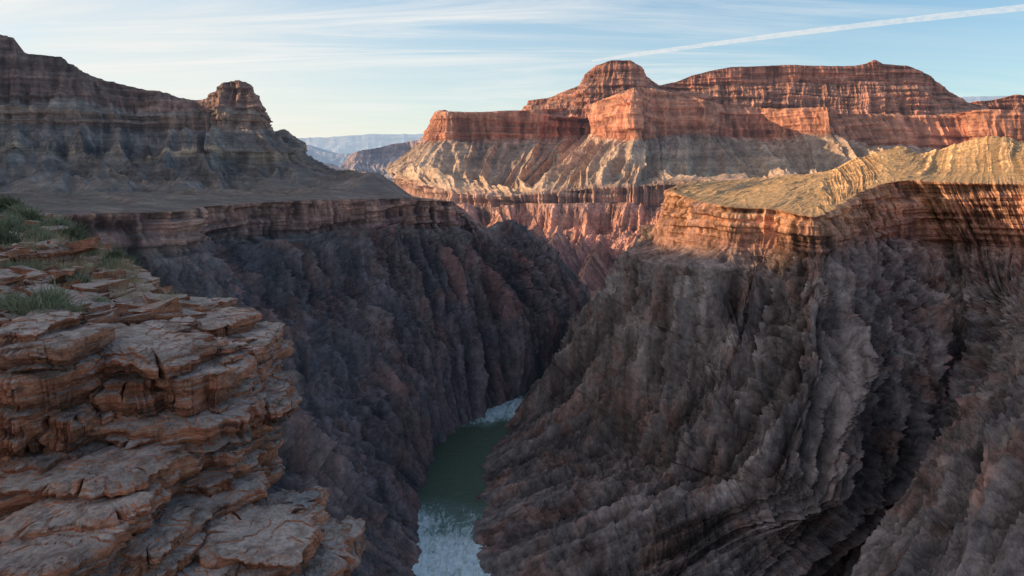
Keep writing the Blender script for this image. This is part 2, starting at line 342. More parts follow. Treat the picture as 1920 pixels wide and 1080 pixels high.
# rock fins standing out from the far gorge wall
def fin(pts,wl,wr,seed):
    st=[]
    for i,(x,y,D) in enumerate(pts):
        c=P(x,y,D); k=1+.25*i
        st.append([c+W(-wl*1.9*k,-40,-330*k),c+W(-wl*.8*k,-10,-130*k),c,c+W(wr*.8*k,-30,-140*k),c+W(wr*1.8*k,-60,-340*k)])
    back=[p+W(0,160,-160) for p in st[0]]
    st=[back]+st
    st.append([p*1.0+W(0,-60,-220) for p in st[-1]])
    loft('rock_fin',st,150,[30,36,36,30],Hm,mkdisp(80,([0,1.8,2,2.2,4],[40,34,20,34,40]),([0,4],[0,0]),([0,4],[0,0]),seed,jt=1.2),ref=2,round_=.2,kblur=3)
fin([(1048,420,3300),(1040,440,3120),(1024,476,2900),(1030,540,2700)],85,100,301)
fin([(1132,442,3000),(1122,456,2850),(1098,500,2650),(1082,560,2500)],90,110,311)
fin([(1196,438,2950),(1188,456,2800),(1168,508,2620),(1150,565,2480)],80,100,321)
fin([(930,390,3600),(942,412,3400),(968,452,3150),(1000,505,2950)],90,110,331)
fin([(1000,405,3700),(1008,426,3550),(1004,460,3350),(1010,505,3120)],70,90,341)
fin([(1090,436,3500),(1080,466,3320),(1068,508,3120),(1062,550,2900)],70,80,351)
# ======== butte complex ========
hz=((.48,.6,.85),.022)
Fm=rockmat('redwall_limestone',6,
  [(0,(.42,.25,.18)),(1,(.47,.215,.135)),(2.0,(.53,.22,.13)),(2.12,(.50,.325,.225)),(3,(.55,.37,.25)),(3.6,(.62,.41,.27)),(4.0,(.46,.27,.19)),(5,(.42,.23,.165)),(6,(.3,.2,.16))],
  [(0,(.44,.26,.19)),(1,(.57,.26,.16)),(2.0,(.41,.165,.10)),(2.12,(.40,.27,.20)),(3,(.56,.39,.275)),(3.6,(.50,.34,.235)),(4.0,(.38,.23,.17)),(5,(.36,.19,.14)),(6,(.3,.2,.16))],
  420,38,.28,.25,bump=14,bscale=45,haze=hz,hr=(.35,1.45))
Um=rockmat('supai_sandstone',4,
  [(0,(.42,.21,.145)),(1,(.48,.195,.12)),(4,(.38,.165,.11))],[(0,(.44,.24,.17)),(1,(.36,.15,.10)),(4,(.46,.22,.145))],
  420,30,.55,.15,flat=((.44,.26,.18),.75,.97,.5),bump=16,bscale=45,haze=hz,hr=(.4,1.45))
def Fst(top,base,tal,rim,tap):
    return [top+W(100,1500,-10),top,base,tal,rim,tap,tap+W(0,-50,-150)]
Fl=[Fst(P(835,206,7600),P(815,262,7600),P(745,315,7600),P(740,333,7400),P(740,345,7400)),
 Fst(P(822,208,5850),P(800,262,5780),P(726,322,5500),P(790,345,4900),P(800,362,4900)),
 Fst(P(838,209,5550),P(836,262,5480),P(810,332,5000),P(850,362,4500),P(850,392,4500)),
 Fst(P(905,210,5620),P(915,260,5550),P(890,342,5000),P(905,366,4400),P(905,396,4400)),
 Fst(P(1000,206,5750),P(1000,256,5680),P(930,352,4800),P(950,368,4250),P(955,388,4250)),
 Fst(P(1098,199,6050),P(1102,252,5950),P(1000,340,4950),P(1000,364,4200),P(1000,386,4200)),
 Fst(P(1116,194,5700),P(1116,250,5600),P(1060,328,4850),P(1060,358,4100),P(1060,384,4100)),
 Fst(P(1150,180,5200),P(1140,258,5080),P(1100,325,4650),P(1110,353,4050),P(1110,382,4050)),
 Fst(P(1190,164,4850),P(1195,262,4750),P(1180,330,4400),P(1170,350,4000),P(1170,380,4000)),
 Fst(P(1215,166,5450),P(1235,256,5350),P(1240,325,4700),P(1235,346,3950),P(1235,378,3950)),
 Fst(P(1300,182,5500),P(1310,245,5350),P(1310,322,4700),P(1310,342,3950),P(1310,375,3950)),
 Fst(P(1325,190,5400),P(1335,250,5250),P(1400,322,4700),P(1400,340,3950),P(1400,370,3950)),
 Fst(P(1350,196,5950),P(1360,256,5850),P(1440,320,4800),P(1450,338,4000),P(1450,370,3950)),
 Fst(P(1430,204,6000),P(1440,262,5850),P(1500,318,4900),P(1520,336,4000),P(1520,370,4000)),
 Fst(P(1498,203,5600),P(1505,250,5480),P(1530,314,4900),P(1560,334,4000),P(1560,370,4000)),
 Fst(P(1550,200,5400),P(1560,246,5300),P(1590,310,4900),P(1600,332,4000),P(1600,370,4000)),
 Fst(P(1570,212,5900),P(1600,270,5800),P(1660,306,4950),P(1680,330,4000),P(1680,370,4000)),
 Fst(P(1700,215,6050),P(1720,275,5900),P(1740,304,5000),P(1760,330,4000),P(1760,370,4000)),
 Fst(P(1800,218,5950),P(1822,280,5800),P(1830,304,5000),P(1850,330,4000),P(1850,370,4000)),
 Fst(P(1835,206,5700),P(1850,270,5600),P(1880,300,5000),P(1900,330,4000),P(1900,370,4000)),
 Fst(P(2000,205,5500),P(2000,270,5400),P(2000,300,5000),P(2000,330,4000),P(2000,370,4000)),
 Fst(P(2400,190,5200),P(2400,270,5100),P(2400,300,4700),P(2400,330,4000),P(2400,370,4000))]
loft('redwall_mesa',Fl,1200,[8,60,90,50,36,6],Fm,
  mkdisp(330,([0,6],[0,0]),([0,.8,1,2,2.2,3.8,4,5,6],[0,0,85,80,0,0,80,70,0]),([0,1,2,2.25,3,3.4,4,6],[0,0,24,110,150,80,14,0]),131,strat=.8,tS=1.0),kblur=3,ref=2,round_=.25)
def Ust(x,y,D,b=26,m=45,bot=None,xs=0):
    yb=bot or 225
    c=P(x,y,D); 
    return [c+W(60,1300,-60),c,P(x+xs*.3,y+b,D-60),P(x+xs*.7,y+m,D-230),P(x+xs,max(yb,y+m+10),D-520)]
Ul=[Ust(960,215,7600,4,8,222),Ust(984,204,6500,4,8,222,-10),Ust(990,189,6400,10,16,222,-8),Ust(1032,183,6350,10,18,222,-10),Ust(1086,160,6300,12,28,222,-14),
 Ust(1099,138,6300,14,34,222,-16),Ust(1118,122,6280,18,44,222,-16),Ust(1146,113,6250,22,50,222,-10),Ust(1182,113,6250,22,50,222,0),Ust(1201,126,6270,18,40,222,10),
 Ust(1212,143,6300,12,26,222,14),Ust(1236,160,6500,12,24,222,16),Ust(1266,154,6700,18,34,225,0),Ust(1292,143,6700,22,42,228,0),Ust(1345,130,6700,28,48,228,0),
 Ust(1372,126,6700,30,50,228,0),Ust(1470,122,6700,32,52,230,0),Ust(1600,124,6700,32,52,230,0),Ust(1626,119,6700,34,54,230,0),Ust(1640,112,6700,40,58,230,0),Ust(1656,120,6700,34,54,230,0),
 Ust(1702,124,6700,32,52,235,0),Ust(1738,138,6700,24,44,235,4),Ust(1757,152,6700,20,40,235,8),Ust(1782,172,6700,14,30,238,12),Ust(1815,192,6800,8,20,238,14),Ust(1850,200,7200,8,20,238,10)]
loft('sandstone_butte',Ul,1000,[6,46,46,50],Um,
  mkdisp(240,([0,4],[0,0]),([0,.8,1,2,3,4],[0,0,22,60,85,90]),([0,2,3,4],[0,10,30,50]),151,strat=1.5),kblur=3,round_=.1,ref=2)
Ml=[Ust(x,y,D,22,40,250) for x,y,D in ((1790,230,8000),(1826,202,7400),(1832,190,7300),(1870,186,7300),(1905,178,7300),(1930,177,7300),(2300,150,7000))]
loft('distant_mesa',Ml,300,[6,30,30,30],Um,mkdisp(260,([0,4],[0,0]),([0,.8,1,4],[0,0,70,90]),([0,4],[0,30]),171,strat=1.4),kblur=3,round_=.2)
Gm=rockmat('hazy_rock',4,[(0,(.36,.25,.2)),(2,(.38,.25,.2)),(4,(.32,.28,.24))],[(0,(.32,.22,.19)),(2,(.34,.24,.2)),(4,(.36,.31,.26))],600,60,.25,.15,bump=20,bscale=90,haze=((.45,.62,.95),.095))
Ml=[[P(x,y,D)+W(0,2000,-50),P(x,y,D),P(x+dx,y+b,D-100),P(x+2*dx,y+m,D-900),P(x+2*dx,y+m+40,D-2500)] for x,y,D,b,m,dx in
 ((560,300,12000,8,30,-5),(640,322,11000,3,8,-10),(656,292,10500,14,34,-10),(672,283,9500,20,45,-8),(720,274,9800,22,50,-5),(760,266,9900,24,55,0),(790,260,9800,26,60,0),(850,255,9800,26,60,0),(950,255,9800,26,60,0))]
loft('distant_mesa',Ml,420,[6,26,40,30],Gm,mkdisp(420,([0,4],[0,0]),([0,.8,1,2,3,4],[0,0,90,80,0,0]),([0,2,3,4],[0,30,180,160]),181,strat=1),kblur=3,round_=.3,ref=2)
def ridge(name,pts,mat,seed,amp):
    st=[[P(x,y,D)+W(0,4000,-200),P(x,y,D),P(x,y+b,D-300),P(x,y+b+m,D-2500),P(x,y+b+m+60,D-5000)] for x,y,D,b,m in pts]
    loft(name,st,500,[4,20,30,20],mat,mkdisp(900,([0,4],[0,0]),([0,.8,1,2,3,4],[0,0,amp,amp,0,0]),([0,2,3,4],[0,60,amp*2,300]),seed),kblur=3,round_=.3,ref=1)
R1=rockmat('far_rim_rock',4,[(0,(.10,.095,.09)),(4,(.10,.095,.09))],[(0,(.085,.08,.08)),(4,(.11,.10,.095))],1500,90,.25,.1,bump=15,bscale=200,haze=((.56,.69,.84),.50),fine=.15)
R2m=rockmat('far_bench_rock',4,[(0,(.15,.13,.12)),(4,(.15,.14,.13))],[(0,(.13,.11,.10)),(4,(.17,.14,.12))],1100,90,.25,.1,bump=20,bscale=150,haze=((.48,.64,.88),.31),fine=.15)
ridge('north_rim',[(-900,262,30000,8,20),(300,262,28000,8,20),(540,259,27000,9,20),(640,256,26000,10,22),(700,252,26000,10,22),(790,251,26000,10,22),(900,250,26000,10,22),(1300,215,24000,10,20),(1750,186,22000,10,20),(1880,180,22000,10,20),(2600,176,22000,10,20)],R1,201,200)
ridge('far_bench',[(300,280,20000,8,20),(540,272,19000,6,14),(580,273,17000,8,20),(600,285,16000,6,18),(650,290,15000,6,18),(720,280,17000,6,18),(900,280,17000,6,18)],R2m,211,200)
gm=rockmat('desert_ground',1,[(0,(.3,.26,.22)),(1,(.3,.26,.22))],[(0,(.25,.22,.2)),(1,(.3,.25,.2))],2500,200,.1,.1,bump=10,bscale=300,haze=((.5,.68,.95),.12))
g=np.linspace(-1,1,60); gx,gy=np.meshgrid(g*90000,g*90000+60000)
mesh_np('ground',np.stack([gx,gy,np.full_like(gx,-475.)],-1).reshape(-1,3),gridfaces(60,60),gm,{'tier':np.zeros(3600),'h':np.full(3600,.5)})
# ======== river ========
LB=[(560,1500),(700,1250),(788,1080),(790,1010),(785,960),(802,900),(812,872),(852,822),(905,788),(992,737),(1060,670),(1106,602)]
RB=[(1150,1500),(1000,1250),(912,1075),(872,1012),(888,960),(880,905),(905,850),(945,805),(965,785),(1004,730),(1075,665),(1120,600)]
L=np.array([Zp(*p) for p in LB]); Rr=np.array([Zp(*p) for p in RB])
ctr=(L+Rr)/2; hw=(Rr-L)/2; hw=hw*(1+ (55/np.linalg.norm(hw,axis=1))[:,None])
tt=np.linspace(0,len(LB)-1,900); 
ci=np.stack([np.interp(tt,range(len(LB)),ctr[:,k]) for k in range(3)],-1); hi=np.stack([np.interp(tt,range(len(LB)),hw[:,k]) for k in range(3)],-1)
v=np.linspace(-1,1,140)
RG=ci[:,None]+hi[:,None]*v[None,:,None]; RG[...,2]=-437.
Yc=RG[...,1]+ (fbm(sc(RG,60,60,60),3,77)-.5)*120
rap=np.clip(np.interp(Yc,[700,840,930,985,1255,1290,1330,1420,1440,1470],[1,.95,.55,0,0,.5,.9,.7,.3,0]),0,1)
wn=fbm(sc(RG,7,7,1),4,5); RG[...,2]+= (wn-.5)*(.5+4.5*rap)
wt=NT('river_water'); geo=wt.n('ShaderNodeNewGeometry'); pos=geo.outputs['Position']
ra=wt.n('ShaderNodeAttribute',attribute_name='rapid').outputs['Fac']
fo=wt.noise(wt.scale(pos,(.09,.03,.05)),8,.74,1.6); fo2=wt.noise(wt.scale(pos,(.5,.22,.3)),5,.7,.8)
k=wt.math('ADD',wt.math('MULTIPLY',ra,.42),wt.math('ADD',wt.math('MULTIPLY',fo,.95),wt.math('MULTIPLY',fo2,.35)))
fm=wt.mr(k,.84,1.06,0,1)
col=wt.mix(fm,wt.mix(ra,(.085,.12,.065),(.20,.31,.28)),(.82,.92,.94))
b=wt.n('ShaderNodeBsdfPrincipled'); wt.l(col,b.inputs['Base Color']); wt.l(wt.mr(fm,0,1,.2,.7),b.inputs['Roughness'])
bp=wt.n('ShaderNodeBump'); bp.inputs['Distance'].default_value=1.5; bp.inputs['Strength'].default_value=.8; wt.l(wt.math('ADD',fo2,fo),bp.inputs['Height']); wt.l(bp.outputs[0],b.inputs['Normal'])
o=wt.n('ShaderNodeOutputMaterial'); wt.l(b.outputs[0],o.inputs[0])
mesh_np('river',RG.reshape(-1,3),gridfaces(900,140),wt.m,{'rapid':rap},True)

# ======== foreground ledge ========
fg=NT('ledge_sandstone'); geo=fg.n('ShaderNodeNewGeometry'); pos=geo.outputs['Position']
big=fg.noise(fg.scale(pos,(.7,.7,1.2)),4,.6,.5); st=fg.noise(fg.scale(pos,(.8,.8,14)),5,.7,.4); st2=fg.noise(fg.scale(pos,(2.5,2.5,60)),3,.6,.3)
fn=fg.noise(fg.scale(pos,(9,9,9)),7,.7,.3); md=fg.noise(fg.scale(pos,(2.6,2.6,4)),6,.65,.8)
red=fg.mix(fg.mr(st,.35,.65,0,1),(.42,.14,.075),(.58,.26,.155))
red=fg.mix(fg.mr(big,.56,.70,0,1),red,(.42,.25,.185))
red=fg.mix(fg.mr(md,.54,.63,0,.85),red,(.13,.065,.05))
grey=fg.mix(fg.mr(md,.42,.60,0,1),(.76,.62,.54),(.42,.28,.22))
grey=fg.mix(fg.mr(fn,.49,.60,0,.7),grey,(.16,.115,.10))
nz=fg.n('ShaderNodeSeparateXYZ'); fg.l(geo.outputs['Normal'],nz.inputs[0])
k=fg.math('ADD',nz.outputs[2],fg.mr(md,.3,.7,-.3,.3))
col=fg.mix(fg.mr(k,.64,.96,0,1),red,grey)
col=fg.mix(1,col,fg.grey(fg.mr(st2,.35,.65,.78,1.15)),'MULTIPLY'); col=fg.mix(1,col,fg.grey(fg.mr(fn,.35,.65,.62,1.25)),'MULTIPLY')
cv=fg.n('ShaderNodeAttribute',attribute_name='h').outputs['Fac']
col=fg.mix(1,col,fg.grey(fg.mr(cv,0,1,.18,1.08)),'MULTIPLY')  # painted shade: cracks, set-back layers and slab undersides darkened
b=fg.n('ShaderNodeBsdfPrincipled'); fg.l(col,b.inputs['Base Color']); b.inputs['Roughness'].default_value=.85; b.inputs['Specular IOR Level'].default_value=.25
bp=fg.n('ShaderNodeBump'); bp.inputs['Strength'].default_value=1; bp.inputs['Distance'].default_value=.05
fg.l(fg.math('ADD',fg.math('ADD',fn,st),fg.math('MULTIPLY',st2,.4)),bp.inputs['Height']); fg.l(bp.outputs[0],b.inputs['Normal'])
o=fg.n('ShaderNodeOutputMaterial'); fg.l(b.outputs[0],o.inputs[0]); FG=fg.m

SV=[];SQ=[];SH=[];nv=0
NU,NVV=300,96
uu=np.linspace(0,2*np.pi,NU,endpoint=False); vv=np.linspace(-np.pi/2,np.pi/2,NVV)
UU,VV=np.meshgrid(uu,vv)
def slab_pts(c,sx,sy,sz,yaw=0,tx=0,ty=0,seed=0):
    d=np.stack([np.cos(VV)*np.cos(UU),np.cos(VV)*np.sin(UU),np.sin(VV)],-1)
    hp=4.2; hxy=(np.abs(d[...,0])**hp+np.abs(d[...,1])**hp)**(1/hp)
    p=10.; r=(hxy**p+np.abs(d[...,2])**p)**(1/p); q=d/r[...,None]
    ang=np.stack([np.cos(UU)*1.3+seed*3.1,np.sin(UU)*1.3,np.zeros_like(UU)+seed],-1)
    o1=fbm(ang*1.7,5,seed,.62)
    out=1+(o1-.5)*.7; out=out/out.max()
    q[...,:2]*=out[...,None]
    X=q*np.array([sx,sy,sz])
    zz=X[...,2]+.05*np.sin(UU+seed)
    lam=np.clip((vnoise(np.stack([np.cos(UU)*1.2+seed,np.sin(UU)*1.2,zz/.12],-1),seed+3)-.5)*2.2+.5,0,1)
    lam2=np.clip((vnoise(np.stack([np.cos(UU)*3+seed,np.sin(UU)*3,zz/.04],-1),seed+4)-.5)*2+.5,0,1)
    crk=ridged(np.stack([np.cos(UU)*2.2*sx+seed,np.sin(UU)*2.2*sy,zz*.8],-1),2,seed+5)
    ck=np.clip(crk-.80,0,1)
    hn=q[...,:2]/(np.linalg.norm(q[...,:2],axis=-1,keepdims=True)+1e-6)
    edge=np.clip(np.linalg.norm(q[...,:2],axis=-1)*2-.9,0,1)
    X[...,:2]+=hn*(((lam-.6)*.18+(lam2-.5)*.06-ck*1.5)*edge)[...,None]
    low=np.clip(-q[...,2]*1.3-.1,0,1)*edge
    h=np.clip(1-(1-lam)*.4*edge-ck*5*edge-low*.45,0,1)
    cy,sy_=math.cos(yaw),math.sin(yaw)
    X=X@np.array([[cy,sy_,0],[-sy_,cy,0],[0,0,1]])
    X[...,2]+=tx*X[...,0]+ty*X[...,1]
    X=X+c
    n=(fbm(X/.6,5,seed+7)-.5)[...,None]
    n2=(ridged(X/np.array([.45,.45,.2])+3.3,3,seed+8)-.4)[...,None]
    fl=fbm(sc(X,.7,.7,.9),3,seed+9); fl=np.round(fl*9)/9
    X=X+np.concatenate([n*.14,(fbm(X/.5+9,4,seed+9)-.5)[...,None]*.14,(n2*.035+n*.07+(fl-.5)[...,None]*.16)],-1)
    return X,h
def add_slab(c,sx,sy,sz,**k):
    global nv
    X,h=slab_pts(c,sx,sy,sz,**k)
    SV.append(X.reshape(-1,3)); SH.append(h.ravel())
    i=np.arange(NVV-1)[:,None]*NU; j=np.arange(NU)[None,:]; j2=(j+1)%NU
    SQ.append(np.stack([i+j,i+j2,i+NU+j2,i+NU+j],-1).reshape(-1,4)+nv); nv+=NU*NVV
def slab(xl,xr,yt,yb,D,dep=2.0,**k):
    if xr>300: xr-=40
    if yt>980 and xr>400: xr-=25
    a=P(xl,yt,D);b_=P(xr,yt,D);c_=P(xl,yb,D)
    sz=max(.04,(a[2]-c_[2])/2); sx=(b_[0]-a[0])/2
    c=(a+b_)/2; c=c+W(0,dep/2,-sz)
    add_slab(c,sx*1.05,dep/2*1.15,sz,**k)
SL=[
 (-60,60,478,505,19,2.5,{}),(-80,40,535,560,15,2,{}),
 (300,458,574,592,14.3,1.0,{'ty':.02}),
 (105,300,608,658,13,1.7,{}),(280,472,612,662,13,1.6,{'tx':-.02}),(350,520,646,678,12.8,2,{}),
 (72,398,660,702,11.0,1.7,{'tx':-.06,'ty':.10}),
 (-60,66,622,657,10.4,1.4,{}),(-40,118,650,700,10.2,1.5,{'tx':.04}),
 (385,525,654,688,12.6,2,{}),(420,530,690,720,12.4,2,{}),
 (115,300,715,785,11.0,2.2,{'tx':.02}),(285,470,710,782,11.1,2.2,{'tx':.03}),(-60,118,700,785,10.2,2,{}),(400,525,720,760,12,2,{}),
 (112,495,796,844,10.7,1.9,{'tx':.04,'ty':.05}),(405,562,768,810,11.6,2,{'tx':.02}),
 (-60,60,780,870,10.1,2,{}),(45,135,785,870,10.3,2,{}),(120,260,834,877,11.0,2.2,{}),(250,500,846,886,11.2,2.2,{}),
 (-50,160,872,915,10.1,2,{}),(150,340,880,917,10.8,2,{'tx':-.05}),(300,494,884,926,11.2,2,{}),
 (-80,300,915,990,9.4,2,{'tx':.10}),(200,498,905,970,10.6,2.2,{'tx':.10}),(380,500,932,980,11.1,2,{}),
 (-60,260,985,1060,8.8,2,{'tx':.12}),(230,492,970,1020,9.9,2,{'tx':.05}),
 (460,638,994,1034,10.7,1.5,{'tx':-.02}),(340,645,1044,1100,9.2,1.5,{'tx':-.06,'ty':.06}),(145,362,1045,1110,8.7,1.4,{'tx':.08,'ty':.05}),
 (560,715,1055,1110,10.2,1.4,{'tx':-.08}),(-100,180,1065,1150,8.0,2,{'tx':.08}),(330,690,1115,1200,9.2,2.2,{}),(100,500,1130,1220,8.4,2,{}),
]
for n_,(xl,xr,yt,yb,D,dep,k) in enumerate(SL):
    slab(xl,xr,yt,yb,D,dep,seed=n_*7+1,yaw=float(rng.uniform(-.10,.10)),**k)
for n_ in range(45):
    yt=rng.uniform(620,1060); right=np.interp(yt,[560,640,780,830,880,960,1080],[420,480,515,480,465,475,560])
    w=rng.uniform(50,150); xr=right-abs(rng.normal())*170; xl=xr-w
    if xr<-20: continue
    D=np.interp(yt,[600,800,1080],[12.6,11.3,9.6])-np.interp(xr,[0,400,600],[1.1,.2,0])
    slab(xl,xr,yt,yt+rng.uniform(10,34),D,rng.uniform(.7,1.4),seed=500+n_,yaw=float(rng.uniform(-.5,.5)),tx=float(rng.uniform(-.05,.08)))
ledge=mesh_np('sandstone_ledge',np.concatenate(SV),np.concatenate(SQ),FG,{'h':np.concatenate(SH)},False)
def gcol(top_back,mid,x,D0,xs):
    return [top_back,mid]+[P(x+xs[i],y,D0-.2*i) for i,y in enumerate((604,660,750,840,930,1020,1300))]
Gl=[gcol(P(-900,400,40),P(-500,470,20),-500,11.4,(0,)*7),
    gcol(P(-120,380,52),P(-100,480,24),-100,11.4,(0,)*7),
    gcol(P(0,388,50),P(0,485,24),0,11.6,(0,)*7),
    gcol(P(60,412,42),P(95,500,22),110,12.,(0,)*7),
    gcol(P(120,444,32),P(170,517,20),220,12.8,(0,)*7),
    gcol(P(180,474,26),P(222,535,18),300,13.3,(-5,)*7),
    gcol(P(225,500,22),P(262,553,17),335,13.6,(-10,10,20,5,0,40,90)),
    gcol(P(240,528,21),P(288,570,17.5),350,14.4,(-5,20,30,10,0,60,140)),
    gcol(P(245,552,24),P(300,600,22),345,17.0,(0,15,20,20,0,20,60))]
def gd(G,T,N,Gc):
    z=G[...,2:3]+ (fbm(G/4,2,4)-.5)[...,None]*.5
    q=np.concatenate([G[...,:2]/1.3,z/.22],-1); s1=np.clip((vnoise(q,1)-.5)*2.4+.5,0,1)
    q=np.concatenate([G[...,:2]/.8,z/.07],-1); s2=vnoise(q,2)
    cl=np.interp(T,[0,1.7,2,2.2,8],[0,0,.3,1,1])
    d=cl*((s1-.5)*.5+(s2-.5)*.2+(fbm(G/1.2,4,3)-.5)*.5)
    top=1-cl
    far=np.clip(G[...,1]/20,.3,2)
    dz=top*((fbm(sc(G,3,3,3),5,12)-.5)*.40*far+ (ridged(sc(G,1.1,1.1,1.1),4,13)-.4)*.18*far)
    G2=G+N*d[...,None]*np.array([1,1,.2]); G2[...,2]+=dz
    return G2,np.clip(s1,0,1)
bm=rockmat('bench_rock',8,[(0,(.28,.21,.16)),(1.9,(.30,.205,.16)),(2.1,(.30,.125,.08)),(8,(.26,.115,.075))],[(0,(.21,.16,.125)),(1.9,(.33,.23,.17)),(2.1,(.36,.20,.13)),(8,(.32,.18,.125))],
  2.2,.25,.3,.2,flat=((.31,.235,.18),.86,.98,.5),bump=.06,bscale=.25,scrub=((.18,.15,.10),.5))
loft('rocky_bench',Gl,640,[150,110,50,50,50,50,50,50],bm,gd,kblur=3)
RV=[];RQ=[];rn=0
cube=np.array([[x,y,z] for x in (-1,1) for y in (-1,1) for z in (-1,1)],float)
cq=np.array([[0,1,3,2],[4,6,7,5],[0,4,5,1],[2,3,7,6],[0,2,6,4],[1,5,7,3]])
def benchpt(u,v_):
    S=np.array([[np.asarray(p) for p in s[:3]] for s in Gl[1:8]]); n=len(S)-1
    a=u*n; i=min(int(a),n-1); f=a-i; C=S[i]*(1-f)+S[i+1]*f
    t=v_*2
    return C[2]*(1-t)+C[1]*t if t<1 else C[1]*(2-t)+C[0]*(t-1)
bpy.context.view_layer.update()
dg=bpy.context.evaluated_depsgraph_get()
bvh=[BVHTree.FromObject(bpy.data.objects[n],dg) for n in ('rocky_bench','sandstone_ledge')]
def ground(p):
    hs=[b.ray_cast(Vector((p[0],p[1],10)),Vector((0,0,-1)))[0] for b in bvh]
    hs=[h for h in hs if h is not None]
    return np.array(max(hs,key=lambda h:h[2])) if hs else np.array(p)
for k in range(1900):
    p=ground(benchpt(rng.random(),rng.random()**1.2))
    s=rng.uniform(.03,.13)*(1+p[1]/30)
    if rng.random()<.10: s*=2.0
    a=rng.uniform(0,6.28); V=cube*np.array([rng.uniform(.7,1.6),rng.uniform(.6,1.2),rng.uniform(.2,.5)])*s
    V+=rng.uniform(-.25,.25,V.shape)*s
    V=V@np.array([[math.cos(a),math.sin(a),0],[-math.sin(a),math.cos(a),0],[0,0,1]])
    V[:,2]+=rng.uniform(-.3,.3)*V[:,0]+s*.1
    RV.append(V+p); RQ.append(cq+rn); rn+=8
RV=np.concatenate(RV); mesh_np('rock_rubble',RV,np.concatenate(RQ),FG,{'h':np.full(len(RV),.85)})
# ---- vegetation ----
def leafmat(name,c1,c2):
    t=NT(name); pos=t.n('ShaderNodeNewGeometry').outputs['Position']
    c=t.mix(t.mr(t.noise(t.scale(pos,(7,7,7)),4,.7),.4,.6,0,1),c1,c2)
    b=t.n('ShaderNodeBsdfPrincipled'); t.l(c,b.inputs['Base Color']); b.inputs['Roughness'].default_value=.8
    tr=t.n('ShaderNodeBsdfTranslucent'); t.l(c,tr.inputs[0]); m=t.n('ShaderNodeMixShader'); m.inputs[0].default_value=.25
    t.l(b.outputs[0],m.inputs[1]); t.l(tr.outputs[0],m.inputs[2]); o=t.n('ShaderNodeOutputMaterial'); t.l(m.outputs[0],o.inputs[0]); return t.m
SAGE=leafmat('sage_leaf',(.19,.205,.12),(.30,.305,.19)); DRY=leafmat('dry_grass_blade',(.46,.36,.22),(.34,.255,.155)); DARK=leafmat('brush_leaf',(.09,.11,.055),(.16,.165,.09))
def blades(c,r,n,ln,wd,up,clumps=9):
    cc=rng.normal(size=(clumps,3)); cc/=np.linalg.norm(cc,axis=1)[:,None]; cc[:,2]=np.abs(cc[:,2]); cc*=rng.uniform(.35,.75,(clumps,1))
    i=rng.integers(0,clumps,n); base=cc[i]+rng.normal(size=(n,3))*.22
    base[:,2]=np.abs(base[:,2])*.85; base=base*r
    d=base/r*.8+rng.normal(size=(n,3))*.45+np.array([0,0,up]); d/=np.linalg.norm(d,axis=1)[:,None]
    sd=np.cross(d,rng.normal(size=(n,3))); sd/=np.linalg.norm(sd,axis=1)[:,None]
    L_=(ln*rng.uniform(.6,1.3,n))[:,None]; w=wd*.5
    a=base-sd*w; b=base+sd*w; e=base+d*L_+sd*w*.35; f=base+d*L_-sd*w*.35
    return np.stack([a,b,e,f],1).reshape(-1,3)+c
def plant(name,c,r,n,ln,wd,up,mat):
    V=blades(c,r,n,ln,wd,up)
    k=14; d=rng.normal(size=(k,3)); d[:,2]=np.abs(d[:,2])+.5; d/=np.linalg.norm(d,axis=1)[:,None]
    sd=np.cross(d,[0.3,1,.2]); sd/=np.linalg.norm(sd,axis=1)[:,None]; w=r*.02
    S=np.stack([c-sd*w,c+sd*w,c+d*r*.8+sd*w*.4,c+d*r*.8-sd*w*.4],1).reshape(-1,3)
    V=np.concatenate([V,S]); mesh_np(name,V,np.arange(len(V)).reshape(-1,4),mat)
def tuft(c,r,n):
    base=rng.normal(size=(n,3))*np.array([.25,.25,0])*r
    d=rng.normal(size=(n,3))*np.array([.55,.55,0])+np.array([0,0,1]); d/=np.linalg.norm(d,axis=1)[:,None]
    sd=np.cross(d,rng.normal(size=(n,3))); sd/=np.linalg.norm(sd,axis=1)[:,None]; L_=(r*rng.uniform(.6,1.5,n))[:,None]; w=r*.018
    return np.stack([base-sd*w,base+sd*w,base+d*L_+sd*w*.2,base+d*L_-sd*w*.2],1).reshape(-1,3)+c
def gp(x,y,D): return ground(P(x,y,D))
for (x,y,D,r,m) in [(72,604,12.2,.48,SAGE),(30,600,12.6,.3,SAGE),(185,584,13.8,.24,SAGE),(30,455,32,.85,SAGE),(60,445,36,.85,DARK),(138,468,29,.65,DARK),(10,405,44,.9,DARK),(90,475,27,.6,SAGE),(165,510,23,.48,SAGE),
   (205,530,20,.38,SAGE),(30,505,22,.55,SAGE),(225,515,21.5,.42,DARK),(10,475,27,.7,DARK),(105,445,34,.8,SAGE),(45,420,42,.9,SAGE),(180,492,25,.5,DARK),(60,520,19,.38,SAGE),(120,530,18,.36,DARK),
   (85,500,22,.45,DARK),(20,530,18,.4,SAGE),(150,545,17,.32,SAGE),(240,548,18,.3,DARK),(140,490,25,.55,SAGE),(70,460,30,.7,SAGE)]:
    c=gp(x,y,D)
    n=2600 if D<16 else 1400
    plant('sagebrush',c,r,n,r*.28,r*.045,.5,m)
T_=[]
for k in range(200):
    p=ground(benchpt(rng.random(),rng.random()**.9*.96+.04)); T_.append(tuft(p,rng.uniform(.12,.26)*(1+p[1]/60),80))
for (x,y,D,r) in [(265,565,15.5,.3),(290,560,16,.3),(150,530,19,.35),(145,515,21,.4),(300,555,17,.25)]:
    T_.append(tuft(gp(x,y,D),r,260))
T_=np.concatenate(T_); mesh_np('dry_grass',T_,np.arange(len(T_)).reshape(-1,4),DRY)
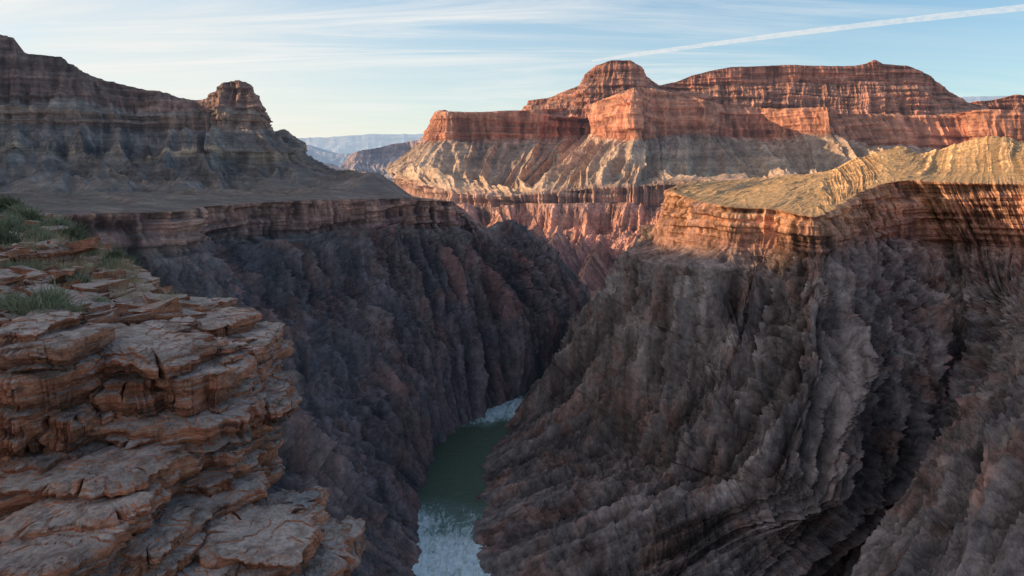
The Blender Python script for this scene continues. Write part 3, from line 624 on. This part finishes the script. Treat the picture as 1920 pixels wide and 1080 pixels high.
# ======== contrail ========
ct=NT('contrail_vapour')
a=P(1110,114,34000);b_=P(2100,-4,26000)
n=220;tq=np.linspace(0,1,n);ctr=a+(b_-a)*tq[:,None]; ctr[:,2]+=120*np.sin(tq*3.1)
wid=np.interp(tq,[0,.1,.6,1],[30,75,95,105])*(1+.25*(fbm(np.stack([tq*30,tq*0,tq*0],-1),3,3)-.5))
th=np.linspace(0,2*np.pi,17); ax=(b_-a)/np.linalg.norm(b_-a); n1=np.cross(ax,[0,0,1]); n1/=np.linalg.norm(n1); n2=np.cross(n1,ax)
V=ctr[:,None]+wid[:,None,None]*(np.cos(th)[None,:,None]*n1*1.5+np.sin(th)[None,:,None]*n2)
tr=ct.n('ShaderNodeBsdfTransparent'); em=ct.n('ShaderNodeEmission'); em.inputs[0].default_value=(1,.97,.93,1); em.inputs[1].default_value=.9  # emission stands in for sunlight on the vapour
gpz=ct.n('ShaderNodeNewGeometry').outputs['Position']
nn=ct.noise(ct.scale(gpz,(.004,.004,.006)),5,.6)
al=ct.mr(nn,.35,.6,.14,.42)
mx=ct.n('ShaderNodeMixShader'); ct.l(al,mx.inputs[0]); ct.l(tr.outputs[0],mx.inputs[1]); ct.l(em.outputs[0],mx.inputs[2])
o=ct.n('ShaderNodeOutputMaterial'); ct.l(mx.outputs[0],o.inputs[0])
mesh_np('contrail',V.reshape(-1,3),gridfaces(n,17),ct.m,None,True)
# ======== world ========
w=bpy.data.worlds.new('World'); bpy.context.scene.world=w; w.use_nodes=True
class WT(NT):
    def __init__(s,t): s.t=t; t.nodes.clear()
t=WT(w.node_tree)
sky=t.n('ShaderNodeTexSky',sky_type='NISHITA'); sky.sun_disc=False; sky.sun_elevation=SUN_EL; sky.sun_rotation=-SUN_AZ
sky.altitude=1200; sky.air_density=1.0; sky.dust_density=1.0; sky.ozone_density=1.5
gen=t.n('ShaderNodeTexCoord').outputs['Generated']
sx=t.n('ShaderNodeSeparateXYZ'); t.l(gen,sx.inputs[0])
zp=t.math('MAXIMUM',sx.outputs[2],0)
zz=t.math('ADD',zp,.10)
cx=t.math('DIVIDE',sx.outputs[0],zz); cy=t.math('DIVIDE',sx.outputs[1],zz)
cb=t.n('ShaderNodeCombineXYZ'); t.l(cx,cb.inputs[0]); t.l(cy,cb.inputs[1])
mp=t.n('ShaderNodeMapping'); mp.inputs['Rotation'].default_value=(0,0,math.radians(40)); mp.inputs['Scale'].default_value=(.30,1.3,1); t.l(cb.outputs[0],mp.inputs[0])
n1_=t.noise(mp.outputs[0],10,.66,1.8,.9)
mp2=t.n('ShaderNodeMapping'); mp2.inputs['Rotation'].default_value=(0,0,math.radians(30)); mp2.inputs['Scale'].default_value=(.35,.7,1); mp2.inputs['Location'].default_value=(3.3,1.7,0); t.l(cb.outputs[0],mp2.inputs[0])
n2_=t.noise(mp2.outputs[0],4,.55,.5,.8)
m=t.math('MULTIPLY',t.mr(n1_,.42,.66,0,1),t.mr(n2_,.40,.56,.15,1.))
lft=t.mr(sx.outputs[0],-.55,.15,1,.65)
m=t.math('MULTIPLY',m,lft,clamp=True)
veil=t.math('MULTIPLY',t.mr(n2_,.30,.62,.2,1),t.mr(sx.outputs[0],-.65,-.10,.9,0),clamp=True)
skc=t.mix(1,sky.outputs[0],(.62,1.04,1.18),'MULTIPLY')
hzv=t.math('MULTIPLY',t.math('POWER',t.mr(zp,0,.32,1,0),1.35),t.mr(sx.outputs[0],-.35,.35,1,.46),clamp=True)
skc=t.mix(hzv,skc,(7.0,6.45,5.7))
skc=t.mix(veil,skc,(6.6,6.2,5.6))
col=t.mix(m,skc,(6.9,6.7,6.4))
bg=t.n('ShaderNodeBackground'); t.l(col,bg.inputs[0]); bg.inputs[1].default_value=.14
o=t.n('ShaderNodeOutputWorld'); t.l(bg.outputs[0],o.inputs[0])
sl=bpy.data.lights.new('sun','SUN'); sl.energy=5; sl.angle=math.radians(.5); sl.color=(1,.72,.42)
so=link(bpy.data.objects.new('sun',sl)); so.rotation_mode='QUATERNION'; so.rotation_quaternion=SUNV.to_track_quat('Z','Y')
cam=bpy.data.cameras.new('camera'); cam.sensor_width=36; cam.lens=F/1920*36; cam.clip_start=.1; cam.clip_end=400000
co=link(bpy.data.objects.new('camera',cam)); co.rotation_euler=(math.pi/2-PITCH,0,0)
bpy.context.scene.camera=co
sc_=bpy.context.scene; sc_.view_settings.view_transform='Standard'; sc_.view_settings.look='None'; sc_.view_settings.exposure=0
